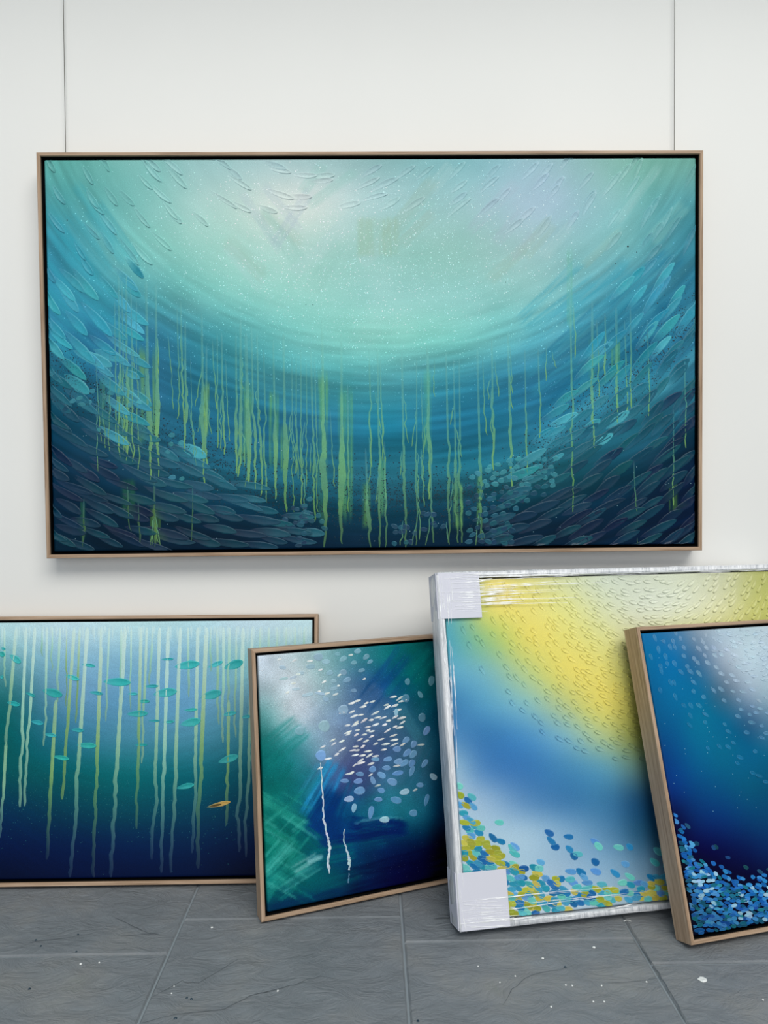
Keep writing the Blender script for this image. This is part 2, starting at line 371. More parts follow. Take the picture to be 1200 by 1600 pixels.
    def leaf(s, x, y, L, Wd, ang, col=None, mix=1.0, h=.0012, name='paint_stroke', sides=None, edge=0.0, edgecol=None, tail=0.0, curve=0.0, round_=False, stuff=None, mid=.25):
        """a knife-laid leaf of paint: tip at +ang end, ridges on both sides, tail fading into the ground colour"""
        a = math.radians(ang); ca, sa = math.cos(a), -math.sin(a); V2 = []; Z = []; C = []; F = []
        st = [0, .14, .38, .64, .84, .95, 1.0]
        wf = [.05, .5, .86, 1, .74, .42, .08] if not round_ else [.12, .6, .93, 1, .86, .52, .1]
        cross = [-1, -.84, -.62, .62, .84, 1]; prof = [-.0003/h, 1, mid+.12, mid+.12, .85, -.0003/h] if not round_ else [-.0003/h, .8, .62, .62, .8, -.0003/h]
        tb = random.uniform(-.0001, .0001); sd = sides or ((1, 1) if round_ else random.choice([(1, .3), (1, .7), (.6, 1), (1, .9)]))
        for i, q in enumerate(st):
            lx = (q-.5)*L; bow = curve*L*(4*(q-.5)**2-.5)
            hf = (smooth(-.1, .8, q) if not round_ else .8)
            for j, cc in enumerate(cross):
                ly = cc*Wd/2*wf[i]+bow
                X, Y = x+lx*ca-ly*sa, y+lx*sa+ly*ca
                k_ = prof[j]*(sd[0] if j == 1 else sd[1] if j == 4 else 1)
                if i in (0, 6): k_ = .3 if 0 < j < 5 else prof[0]
                if i == 5 and not round_ and 0 < j < 5: k_ = 1.05
                V2.append((X, Y)); Z.append(h*k_*hf+(tb if 0 < j < 5 else 0)+.00005)
                g = s.sample(X, Y); m = mix*(1-tail*(1-smooth(0, .7, q)))
                c = g*(1-m)+np.array(g if col is None else col, float)*m
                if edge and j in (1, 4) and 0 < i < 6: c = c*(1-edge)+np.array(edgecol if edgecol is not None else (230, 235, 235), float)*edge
                C.append(c)
        for i in range(6):
            for j in range(5): F.append((i*6+j, i*6+j+1, i*6+j+7, i*6+j+6))
        s.put(name, V2, Z, C, F, stuff=stuff)
    def ribbon(s, pts, wid, cols, h=.0006, name='paint_drip', stuff=None):
        """pts list of (x,y); wid list; cols list of rgb: a half round run of paint"""
        V2 = []; Z = []; C = []; F = []
        for i, (x, y) in enumerate(pts):
            a = pts[max(0, i-1)]; b = pts[min(len(pts)-1, i+1)]; dx, dy = b[0]-a[0], b[1]-a[1]; l = math.hypot(dx, dy) or 1; nx_, ny_ = dy/l, -dx/l
            for k, o in enumerate((-1, 0, 1)):
                V2.append((x+nx_*o*wid[i]/2, y+ny_*o*wid[i]/2)); Z.append(h if k == 1 else .00004); C.append(cols[i])
        for i in range(len(pts)-1):
            for j in range(2): F.append((i*3+j, i*3+j+1, i*3+j+4, i*3+j+3))
        s.put(name, V2, Z, C, F, stuff=stuff)
    def drip(s, x0, y0, x1, y1, w0, w1, c_top, c_mid, c_low, a=(.4, .9, .9), wob=1.0, name='paint_drip', bulge=0, straight=.45):
        n_ = max(6, int((y1-y0)/7)); pts = []; ws = []; cs = []; off = 0
        for i in range(n_+1):
            q = i/n_; off = off*.85+random.gauss(0, wob)*(q > straight); off *= .96
            x = x0+(x1-x0)*q+off; y = y0+(y1-y0)*q
            w_ = w0+(w1-w0)*q
            if bulge: w_ += bulge*math.exp(-((q-.68)/.16)**2)
            if i == n_: w_ *= .5
            if i == 0: w_ *= .4
            w_ *= random.uniform(.85, 1.15)
            al = np.interp(q, [0, .45, 1], a); col = np.array([np.interp(q, [0, .5, 1], [c_top[k], c_mid[k], c_low[k]]) for k in range(3)])
            if not s.inside(x, y): continue
            g = s.sample(x, y); pts.append((x, y)); ws.append(w_); cs.append(g*(1-al)+col*al)
        if len(pts) > 3: s.ribbon(pts, ws, cs, name=name)
    def specks(s, name, pts, r, cols, z=.0004):
        V = []; F = []; C = []
        for (px, py), rr, c in zip(pts, r, cols):
            if not s.inside(px, py, .002): continue
            a, b = s.loc(px, py); k = len(V); ph = random.random()
            V.append((a, s.yc-z, b)); C.append(c)
            for q in range(5):
                t_ = (q/5+ph)*2*math.pi; V.append((a+math.cos(t_)*rr, s.yc-z*.25, b+math.sin(t_)*rr)); C.append(c)
            F += [(k, k+1+q, k+1+(q+1) % 5) for q in range(5)]
        o = mesh_obj(name, V, F, M_STROKE, s.root, np.clip(lin(np.array(C))*PAINT_GAIN, 0, 1)); o['kind'] = 'stuff'
def lean_axes(yaw, lean):
    e = np.array([math.cos(yaw), math.sin(yaw), 0]); nb = np.array([-math.sin(yaw), math.cos(yaw), 0])
    return e, nb, nb*math.sin(lean)+np.array([0, 0, 1])*math.cos(lean)
def table(xs, ys, T):
    T = np.array(T, float)
    def f(x, y):
        fx = np.interp(x, xs, np.arange(len(xs))); fy = np.interp(y, ys, np.arange(len(ys))); i = min(int(fx), len(xs)-2); j = min(int(fy), len(ys)-2); a, b = fx-i, fy-j
        return (T[j, i]*(1-a)+T[j, i+1]*a)*(1-b)+(T[j+1, i]*(1-a)+T[j+1, i+1]*a)*b
    return f
def scatter(x0, x1, y0, y1, step, keep):
    """loose even spread of points, row by row from the top"""
    out = []; y = y0; r = 0
    while y < y1:
        x = x0+(step[0]/2 if r % 2 else 0)
        while x < x1:
            px, py = x+random.uniform(-.33, .33)*step[0], y+random.uniform(-.33, .33)*step[1]
            if keep(px, py): out.append((px, py))
            x += step[0]
        y += step[1]; r += 1
    return out
jit = lambda c, s_=8: np.array(c, float)+rng.normal(0, s_)+rng.normal(0, s_*.5, 3)

# ================================================================== 1. large painting on the wall
tilt, rot = .01007, .0052; W, H = 1.55, .93919
e = np.array([math.cos(rot), 0, math.sin(rot)]); u = np.array([-math.sin(rot), -math.sin(tilt)*math.cos(rot), math.cos(tilt)*math.cos(rot)]); u -= e*(u@e); u /= np.linalg.norm(u)
yb = np.cross(u, e); cf = np.array([.01233, -.055-(H/2)*math.sin(tilt), 1.20735])
P = Painting('framed_painting', cf-e*W/2-u*H/2+yb*.05, e, None, u, W, H, .05, .0085, .0065, .008,
             'very large framed teal painting with green drips, hung high on the white wall')
xs = [70, 200, 330, 460, 590, 720, 850, 980, 1088]; ys = [250, 320, 390, 460, 530, 600, 670, 740, 800, 858]
P.grid(xs, ys, [
 [(88,158,152),(120,180,175),(150,190,190),(168,196,198),(142,180,182),(132,182,188),(152,185,195),(125,175,165),(110,165,155)],
 [(72,148,155),(118,182,178),(172,206,200),(208,218,212),(165,200,200),(150,190,192),(162,190,205),(125,180,180),(80,150,160)],
 [(60,140,165),(108,178,175),(155,205,195),(175,210,202),(150,195,188),(147,192,185),(150,190,192),(110,175,180),(62,138,160)],
 [(55,135,165),(72,150,162),(118,188,182),(150,206,196),(150,202,196),(145,200,195),(130,186,186),(72,148,170),(48,118,145)],
 [(48,118,150),(45,115,150),(66,145,158),(115,190,186),(140,206,196),(118,192,186),(85,162,176),(38,112,145),(38,98,130)],
 [(28,88,110),(42,102,135),(46,120,145),(62,144,156),(75,158,168),(56,136,158),(42,118,152),(48,124,150),(42,102,125)],
 [(18,62,90),(32,82,105),(38,102,132),(38,108,142),(38,124,152),(34,114,146),(46,122,150),(42,108,130),(18,52,75)],
 [(14,48,78),(24,60,85),(30,84,106),(38,102,124),(45,114,136),(38,106,126),(32,88,104),(14,54,76),(10,28,58)],
 [(13,42,72),(14,40,66),(18,50,76),(15,52,74),(20,62,84),(16,52,74),(13,42,64),(10,34,60),(10,24,54)],
 [(11,36,58),(13,33,58),(13,33,58),(12,33,58),(13,34,58),(11,32,56),(11,32,56),(9,28,54),(9,24,48)]], 2)
ex, ey = P.PX-590, (P.PY-120)*1.22; th = np.arctan2(ey, ex); rr = np.hypot(ex, ey)
st = fbm(th*5+20, rr/9+3, 11, 3)-.5; st2 = fbm(th*3+9, rr/42+3, 31, 2)-.5
amp = smooth(430, 570, rr)*.9+.1
P.img *= (1+(st*.34*amp+st2*.24*amp))[..., None]
P.img += ((fbm(P.PX/60, P.PY/60, 51, 3)-.5)*18)[..., None]*np.array([.9, .5, .6])
P.img = np.clip(P.img, 3, 240)
for _ in range(26):       # faint olive and mauve washes seen through the glaze
    x, y = random.uniform(380, 1050), random.uniform(250, 420); P.brush(x, y, random.uniform(50, 130), random.uniform(14, 30), random.uniform(35, 60)*(1 if x > 450 else -1), random.choice([(165,180,195),(140,190,180),(150,175,160),(175,205,205)]), .28, .5)
P.brush(590, 370, 60, 70, 90, (150,178,150), .35, .6)
for _ in range(30):
    x = random.uniform(70, 190); y = random.uniform(330, 560); P.brush(x, y, 110, 20, -58+(y-330)*.08, (55,160,180), .25, .8)
for _ in range(34):
    x = random.uniform(850, 1085); y = random.uniform(430, 660); P.brush(x, y, 130, 20, 42+random.uniform(-6, 6), random.choice([(60,155,178),(30,105,140),(80,165,185)]), .35, .7)
# the soft broad green stains where drips have pooled
for x, y, L, wd, c in ((222,620,150,12,(130,180,80)),(243,620,150,10,(140,185,70)),(196,640,120,26,(105,165,100)),(165,620,90,20,(80,140,100)),(385,660,120,18,(130,185,90)),(428,670,110,16,(125,185,90)),
                       (445,700,70,14,(140,190,80)),(505,700,230,16,(125,185,90)),(540,710,200,24,(125,190,95)),(322,640,80,10,(150,180,60)),(572,790,70,14,(130,180,70)),(597,760,90,12,(125,185,100)),
                       (668,640,120,14,(95,175,130)),(715,790,70,18,(120,175,80)),(748,780,80,8,(130,180,75)),(243,820,50,18,(110,150,50)),(200,780,60,24,(50,105,60)),(130,810,60,10,(60,120,70)),(1052,775,50,14,(90,125,50)),
                       (962,560,60,14,(110,170,80)),(925,560,60,12,(80,150,110)),(890,450,120,10,(110,180,150))):
    P.brush(x, y, L, wd, 90, np.array(c)*.9+np.array((6,14,16)), .5, .7)
P.build_frame(M_WOOD); P.build_canvas(M_SPRAY)
G1, G2, G3 = (102,180,158), (112,180,128), (136,182,88)
D1 = [(150,560,690,2.5,0),(160,600,700,2.5,0),(172,540,705,3,0),(178,470,690,3,0),(185,430,715,4,1),(190,440,700,3,0),(197,430,720,5,2),(205,450,725,3.5,1),(212,470,735,3,0),(227,440,750,6,6),(243,445,745,5,5),(262,520,585,2,0),(268,560,640,2,0),
      (276,480,655,2.5,0),(282,470,660,3.5,1),(289,500,705,4,3),(298,560,720,2,0),(315,490,755,4.5,4),(322,540,735,4,3),(331,530,640,3,0),(339,520,700,3,0),(346,520,710,4,1),(353,560,690,2.5,0),(368,520,740,4,3),(376,500,745,5,3),(384,520,755,7,5),(393,510,765,4,2),
      (402,520,775,3.5,2),(411,545,770,3,1),(427,530,780,4,5),(442,520,800,5,7),(455,560,800,2.5,0),(462,555,740,2.5,0),(470,545,790,3,1),(478,560,760,2.5,0),(486,545,815,4,1),(492,560,800,3,0),(504,500,856,5,9),(515,640,760,2.5,0),(533,520,850,5,11),(544,600,800,3,1),
      (571,700,856,4,5),(576,545,730,3,1),(589,540,856,4,3),(595,560,720,3,1),(600,690,856,3.5,1),(627,550,862,4.5,2),(650,560,852,3,1),(658,580,760,2.5,0),(668,540,780,5,4),(673,700,856,3.5,1),(679,560,620,2,0),(697,550,865,4,2),(709,560,855,3.5,3),(718,560,862,3.5,3),
      (747,545,856,4.5,3),(754,560,680,2.5,0),(768,530,735,4,1),(774,560,620,2.5,0),(793,520,765,4.5,2),(798,540,640,2.5,0),(820,545,740,3,1),(841,545,684,3.5,0),(853,540,595,2.5,0),(862,545,575,2,0),(890,430,800,4,1),(896,470,560,3,0),(925,470,700,5,2),(932,500,620,3,0),
      (945,490,595,3.5,1),(962,480,660,5,3),(975,500,650,3,0),(985,480,640,3.5,0),(1010,500,650,3,0),(1070,560,700,3,0),(1052,640,790,3.5,1),(990,720,800,3,0),(130,780,870,4,2),(200,760,830,3,0),(215,780,850,4,1),(240,740,868,5,4),(300,760,850,3,0),(995,840,858,2,0)]
for x, y0, y1, w_, bl in D1:
    low = y0 > 730
    P.drip(x+random.uniform(-1, 1), y0, x+random.uniform(0, 7), min(y1, 855), w_*.75, w_*.6, G1, G2 if not low else (95,140,60), G3 if y1 < 800 else (110,160,70), (.10, .5, .74 if y1 < 830 else .5) if not low else (.2, .5, .4), wob=.9, bulge=bl*.8)
for _ in range(70):       # fine veins that fork off the heavier runs
    x, y0, y1, w_, bl = random.choice([d for d in D1 if d[2]-d[1] > 120 and d[0] < 800])
    ya = random.uniform(y0+50, y1-40); P.drip(x+random.uniform(-2, 3), ya, x+random.uniform(-8, 12), min(ya+random.uniform(30, 110), 852), 1.8, 1.6, G1, G2, G3, (.4, .6, .6), wob=1.3, straight=0)
ang = table([80,220,350,450,600,750,900,1080], [250,400,550,700,850],
 [[-60,-52,-42,-15,32,48,58,68],[-56,-47,-35,-5,12,38,48,58],[-44,-32,-20,-10,0,32,44,52],[-32,-26,-22,-12,0,22,34,45],[-22,-17,-12,-6,0,14,24,33]])
def edge_y(pts, x): return np.interp(x, [p[0] for p in pts], [p[1] for p in pts])
TOPB = [(70,430),(150,420),(240,400),(300,365),(400,335),(520,330),(620,330),(700,320),(780,350),(860,370),(900,420),(1090,420)]
LOWB = [(70,560),(130,600),(200,650),(300,705),(380,745),(440,780),(500,820),(560,870),(700,870),(740,810),(800,745),(850,700),(900,640),(980,600),(1090,480)]
def keep_main(x, y):
    if not (72 < x < 1084 and 249 < y < 856): return False
    if y < edge_y(TOPB, x): return random.random() < .5
    if y > edge_y(LOWB, x)+8: return True
    if x < 215 and y > 400 and x < 150+(y-400)*.3+60: return random.random() < .8
    if x > 985-(y-420)*.55 and y > 420: return random.random() < .8
    return False
for x, y in sorted(scatter(76, 1086, 252, 860, (38, 18), keep_main), key=lambda p: p[1]):
    a = ang(x, y)+random.uniform(-7, 7); top = y < edge_y(TOPB, x); low = y > edge_y(LOWB, x)+8
    L = random.uniform(32, 54) if top else random.uniform(46, 76); wd = random.uniform(8, 11.5) if top else random.uniform(11, 16)
    if 500 < x < 760 and low: continue
    if top: c, mx_, ed, ec = jit(P.sample(x, y)*1.02, 4), .4, .0, None
    elif not low: c, mx_, ed, ec = jit((56,158,176) if y < 560 else (50,150,160), 9), .85, .12, (120,200,205)
    else:
        dk = smooth(edge_y(LOWB, x), edge_y(LOWB, x)+110, y); c = jit((36,120,132), 6)*(1-dk)+jit(random.choice([(12,68,84),(10,50,72),(8,34,62),(8,78,86)]), 3)*dk; mx_, ed, ec = .66, .09, (70,105,122)  # rim tint: pale outline paint plus ridge highlights put into the colour
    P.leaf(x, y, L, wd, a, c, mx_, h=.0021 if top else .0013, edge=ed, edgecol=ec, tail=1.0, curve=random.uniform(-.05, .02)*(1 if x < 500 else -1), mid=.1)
for x, y, L, wd, a in ((880,656,52,13,24),(862,676,48,12,24),(925,663,30,12,28),(868,716,30,9,28),(965,656,46,14,38),(940,690,44,13,35),(170,555,52,16,-20),(205,585,30,13,-28),(222,622,40,14,-42),(175,680,60,15,-30),(300,704,50,20,-25),(145,560,66,20,-22),(120,600,50,20,-38)):
    P.leaf(x, y, L, wd, a, jit((62,160,172), 6), .8, h=.0013, edge=.2, edgecol=(120,200,205), tail=.5, mid=.1)
BL = [(144,611),(173,614),(187,616),(178,628),(202,633),(138,628),(124,622),(113,627),(127,632),(157,672),(268,680),(267,694),(283,692),(262,706),(269,746),(284,748)]
BL += [(random.gauss(478, 16), random.gauss(815, 20)) for _ in range(34)]
BL += [(x, y) for x, y in scatter(735, 870, 716, 856, (13, 11), lambda x, y: abs(y-(905-x*.16+0)+ (x-735)*.35) < 46 or (y > 800 and x < 800))]
BL += [(random.uniform(606, 700), random.uniform(800, 850)) for _ in range(16)]
for x, y in BL:
    if y > 853: continue
    bright = y < 760; P.leaf(x, y, random.uniform(8, 13), random.uniform(6.5, 9), random.uniform(-30, 30), jit((64,155,162) if bright else random.choice([(22,76,98),(34,112,124),(14,58,84)]), 7), .55, h=.0009, edge=.2, edgecol=(120,190,195), round_=True, name='paint_dab')
# sprayed specks
pts = [(random.gauss(560, 230), random.gauss(430, 105)) for _ in range(8000)]; pts = [p for p in pts if 68 < p[0] < 1086 and 246 < p[1] < 640]
P.specks('white_spatter', pts, [random.choice([.0005,.0006,.0007,.0009,.0012]) for _ in pts], [jit(np.clip(P.sample(*p)*1.18+random.choice([14, 26, 48]), 0, 246), 6) for p in pts])
pts = []
for _ in range(8500):
    x = random.uniform(75, 1085); b_ = edge_y(LOWB, x); b_ = min(b_, 772); y = b_+random.gauss(6, 26); pts.append((x, y))
pts = [p for p in pts if p[1] < 852]
P.specks('dark_spatter', pts, [random.choice([.0005,.0007,.0009,.0012,.0017]) for _ in pts], [jit((8,42,54), 5) for _ in pts])
pts = [(random.uniform(110, 1080), random.uniform(680, 850)) for _ in range(70)]
P.specks('pale_spatter', pts, [.001]*len(pts), [(140,180,190)]*len(pts))
P.specks('black_fleck', [(981,385),(995,394),(962,412),(790,441),(834,724),(489,476),(105,344),(95,308),(478,476)], [.0024,.0014,.0014,.001,.0024,.0012,.0012,.001,.001], [(20,30,34)]*9)
P.flush()
# the two hanging wires go up from behind the frame
for xw, lab in ((-.7187, 'thin steel hanging wire above the left end of the large painting'), (.7378, 'thin steel hanging wire above the right end of the large painting')):
    V = []; F = []; z0, z1 = 1.60, 2.748
    for z in (z0, z1):
        for k in range(6): V.append((xw+.0009*math.cos(k*math.pi/3), -.0095+.0009*math.sin(k*math.pi/3), z))
    F = [(k, (k+1) % 6, 6+(k+1) % 6, 6+k) for k in range(6)]+[(5,4,3,2,1,0),(6,7,8,9,10,11)]
    root = mesh_obj('hanging_wire', V, F, M_WIRE); tag(root, lab, 'wire', 'wires holding up the large painting')
    # ring hook screwed to the back of the frame's top rail
    bm = bmesh.new(); add_box(bm, xw-.004, xw+.004, -.0115, -.0075, 1.594, 1.612); bm_obj('hook', bm, M_WIRE, root)

# ================================================================== 2. low wide painting, left
yaw, lean = .00119, .19137; e, nb, u = lean_axes(yaw, lean); W = 1.18; H = .59956
B0 = np.array([-.12611, -.11804, 0])-e*W
P = Painting('framed_painting', B0, e, nb, u, W, H, .040, .0085, .0055, .007,
             'wide framed painting leaning at the left, pale drips and small turquoise fish')
xs = [5, 100, 200, 300, 390, 488]; ys = [975, 1030, 1090, 1150, 1210, 1270, 1320, 1375]
P.grid(xs, ys, [
 [(182,216,222),(190,218,228),(182,216,222),(176,213,222),(190,216,228),(192,222,230)],
 [(112,166,176),(132,178,202),(130,178,203),(125,174,200),(138,188,195),(150,194,204)],
 [(36,108,115),(95,145,178),(98,153,188),(104,158,194),(110,163,182),(120,170,185)],
 [(10,90,95),(46,116,142),(72,136,162),(74,138,164),(60,130,150),(60,130,150)],
 [(5,80,90),(10,90,100),(18,104,114),(18,98,114),(18,84,104),(18,84,104)],
 [(0,48,84),(0,58,84),(5,68,90),(5,63,90),(5,54,84),(5,54,84)],
 [(0,26,70),(0,30,74),(0,34,77),(0,34,74),(0,27,68),(0,27,68)],
 [(0,17,50),(0,19,58),(0,20,60),(0,20,58),(0,14,44),(0,14,44)]], 3)
st = fbm(P.PX/70+3+((P.PX-230)/300)**2, (P.PY+((P.PX-230)/16)**2*.5)/5, 77, 3)-.5; P.img *= (1+st*.07)[..., None]
P.img = np.clip(P.img, 0, 245); P.build_frame(M_WOOD); P.build_canvas(M_CANVAS)
PT, PM, PY_ = (204,228,222), (150,200,175), (128,162,72)
z2 = lambda X, Y: (X/2.927, 940+Y/2.927)
for a, b_, Yb, w_, g in ((20,22,390,8,0),(75,28,660,14,1),(28,5,1080,12,1),(120,85,940,13,0),(160,113,935,12,0),(195,192,250,8,0),(215,205,660,10,0),(240,237,320,7,0),(275,260,460,10,0),(256,213,1180,15,2),(305,300,480,6,2),(340,285,905,13,2),(365,348,555,9,2),
                      (400,325,1260,16,1),(465,425,1260,15,2),(500,483,548,8,0),(555,552,430,9,0),(572,505,1260,17,1),(600,597,495,7,0),(645,625,1040,13,2),(672,650,740,11,1),(700,685,380,9,0),(730,700,1180,14,1),(770,735,1240,15,0),
                      (825,785,1240,15,1),(860,862,438,10,0),(905,885,1150,14,1),(945,900,1220,17,2),(965,958,320,8,0),(993,1000,563,10,1),(1022,1022,645,11,0),(1050,1045,460,11,0),(1045,1040,1025,13,2),(1082,1075,622,9,1),(1112,1090,1145,15,1),(1155,1125,1170,13,1),
                      (1190,1187,380,10,0),(1230,1226,380,10,0),(1268,1262,380,10,0),(1310,1304,380,10,0),(1350,1345,380,10,0),(1392,1388,300,8,0)):
    x0, y0 = z2(a, 118 if Yb != 1180 or a != 256 else 450); x1, y1 = z2(b_, Yb)
    if g == 2 and a in (256, 1045): y0 = z2(0, 450)[1]
    if a == 28: y0 = z2(0, 640)[1]
    deep = Yb > 1000
    P.drip(x0, y0, x1, min(y1, 1371), w_/2.927*1.12, w_/2.927*.95, (150,190,150) if a in (256, 1045, 28) else PT, PM if g == 0 else ((140,185,150) if g == 1 else (128,168,98)), (118,160,135) if g < 2 else (105,142,84), (.8, .88, .10 if Yb > 1130 else (.32 if deep else .75)), wob=.85, straight=.55)
for k in range(34):      # the same curtain of runs goes on to the left
    x = -12-k*14.5+random.uniform(-4, 4); P.drip(x, 980, x-random.uniform(4, 12), random.choice([1080, 1150, 1250, 1320, 1365]), 4.6, 4, PT, random.choice([PM, (140,185,150), (128,168,98)]), (112,150,110), (.8, .93, .4), wob=.85, straight=.55)
for k in range(22): x = random.uniform(-500, -15); y = random.uniform(1020, 1230); P.leaf(x, y, random.uniform(18, 40), random.uniform(6, 13), random.uniform(-30, -5), jit((38,158,162), 7), .92, h=.0026, tail=.25, mid=.1, name='fish_stroke')
for _ in range(60): # soft light ends where the runs begin
    x = random.uniform(2, 486); P.drip(x, 978, x, random.uniform(992, 1012), random.uniform(2, 5), 2, PT, PT, PT, (.3, .5, .05), wob=.2, name='paint_run_end')
FISH = ((70,262,60,28,-35),(62,467,60,20,-12),(140,425,45,14,-20),(240,417,90,36,-15),(170,553,55,20,-12),(230,610,55,18,-8),(280,714,72,20,-10),(330,347,66,20,-18),(405,291,60,14,-8),(440,418,60,16,-8),(355,588,55,18,-5),(397,658,86,26,-3),(535,368,120,36,-2),
        (607,422,45,12,0),(692,387,64,14,2),(657,456,55,14,0),(628,513,92,28,2),(705,545,50,10,0),(772,550,50,12,5),(645,655,55,12,0),(755,417,105,38,8),(765,263,55,10,3),(855,291,112,36,8),(872,495,60,14,5),(872,553,90,36,12),(965,427,95,38,15),(985,288,70,20,22),
        (1068,290,90,38,20),(1050,513,60,20,10),(1125,527,40,16,10),(1045,720,92,32,18),(848,845,80,24,12),(8,240,30,24,-30),(8,345,16,16,-30),(15,215,20,12,-20))
for X, Y, L, wd, a in FISH:
    x, y = z2(X, Y); P.leaf(x, y, L/2.8, wd/2.6, a, jit((52,172,170), 7), .92, h=.0026, edge=.15, edgecol=(110,205,205), tail=.25, mid=.1, sides=(1, .8), name='fish_stroke')
x, y = z2(1000, 928); P.leaf(x, y, 38, 7.5, 13, (205,165,84), .95, h=.0014, edge=.3, edgecol=(240,215,150), tail=.5, name='gold_fish_stroke'); P.leaf(x-5, y+1.5, 20, 4, 12, (120,80,30), .8, h=.0012, name='gold_fish_stroke')
pts = [(random.uniform(0, 390), random.gauss(1250, 35)) for _ in range(500)]
P.specks('fine_spatter', pts, [.0006]*len(pts), [(40,125,125)]*len(pts))
P.flush()

# ================================================================== 3. square painting with white dashes
e, nb, u = lean_axes(.35861, .13547); W, H = .562, .55226
P = Painting('framed_painting', (-.24188, -.27493, 0), e, nb, u, W, H, .04121, .0085, .0065, .007,
             'square framed painting leaning in the middle, swarm of white dashes over blue and teal sweeps')
xs = [410, 460, 510, 560, 610, 660, 690]; ys = [1025, 1070, 1120, 1170, 1220, 1270, 1320, 1370, 1420]
P.grid(xs, ys, [
 [(196,208,222),(182,202,208),(128,170,176),(58,122,135),(18,106,112),(10,92,94),(0,58,78)],
 [(172,192,202),(196,208,216),(140,172,182),(68,108,148),(20,78,126),(14,98,108),(10,80,98)],
 [(84,142,144),(184,202,212),(134,160,184),(90,120,158),(68,108,142),(28,94,118),(14,73,102)],
 [(20,108,108),(60,138,148),(120,148,174),(72,90,130),(60,90,130),(58,108,134),(18,72,102)],
 [(15,98,98),(24,108,114),(48,82,126),(58,74,124),(58,112,144),(48,108,138),(14,58,86)],
 [(18,118,108),(20,108,112),(10,54,112),(18,78,118),(28,108,130),(28,102,128),(8,46,80)],
 [(10,108,98),(10,98,94),(5,54,108),(8,52,100),(8,38,86),(8,26,68),(0,5,28)],
 [(14,118,112),(18,106,108),(10,82,98),(5,48,84),(0,14,62),(0,5,46),(0,0,14)],
 [(10,58,88),(0,48,82),(0,34,78),(0,14,66),(0,8,52),(0,0,28),(0,0,10)]], 3)
B = P.brush
B(505,1235,95,40,62,(35,140,195),.75,.7); B(490,1220,60,24,60,(60,160,200),.4,.8)
B(500,1275,90,34,58,(8,50,115),.8,.5); B(470,1230,70,40,50,(20,110,118),.4,.8)
for x,y,L,wd,a,c,al in ((440,1270,90,30,-32,(45,150,135),.7),(455,1290,100,30,-34,(15,110,105),.7),(430,1310,80,26,-30,(40,150,135),.5),(470,1310,90,22,-35,(10,90,95),.7),(430,1345,70,22,45,(70,175,168),.6),
                        (445,1365,80,30,35,(35,145,138),.7),(470,1370,70,16,32,(80,175,175),.6),(425,1380,60,24,60,(30,130,125),.6),(520,1335,70,30,12,(10,100,110),.6),(560,1320,90,26,8,(15,85,110),.6),
                        (590,1290,90,24,-6,(10,35,100),.8),(580,1305,110,18,8,(8,28,92),.8),(560,1200,80,60,55,(70,80,130),.35),(600,1060,110,36,52,(20,70,125),.55),(640,1060,90,40,50,(18,105,115),.55),
                        (570,1100,70,26,50,(95,120,160),.35),(660,1040,60,30,50,(15,110,110),.6),(640,1130,60,20,-60,(60,125,145),.5),(660,1190,90,24,60,(30,100,125),.4),(600,1260,90,50,20,(35,115,135),.4),(545,1250,60,30,70,(20,100,140),.4),
                        (440,1160,80,50,40,(25,125,122),.5),(430,1210,60,40,60,(15,105,105),.5),(620,1360,160,50,15,(2,8,52),.5),(480,1410,120,30,14,(4,38,84),.5),(520,1380,90,20,20,(14,95,105),.4)):
    B(x,y,L,wd,a,c,al,.65)
B(592,1284,82,11,6,(8,24,90),.5,.6,curve=-.28); B(592,1278,80,4,6,(90,165,185),.55,.5,curve=-.28)
for _ in range(46): B(random.uniform(405,470),random.uniform(1250,1400),random.uniform(30,70),random.uniform(3,7),random.choice([-33,-30,48,40]),random.choice([(50,165,152),(8,80,86),(75,180,170),(25,125,118)]),.42,.85)
B(477,1347,44,18,30,(130,195,195),.6,.85); B(492,1342,26,9,18,(150,210,215),.6,.8)
P.img = np.clip(P.img*(1+(fbm(P.PX/25, P.PY/25, 5, 3)-.5)*.22)[..., None], 0, 245)
P.build_frame(M_WOOD); P.build_canvas(M_GRAINY)
z3 = lambda X, Y: (380+X/3.333, 980+Y/3.333)
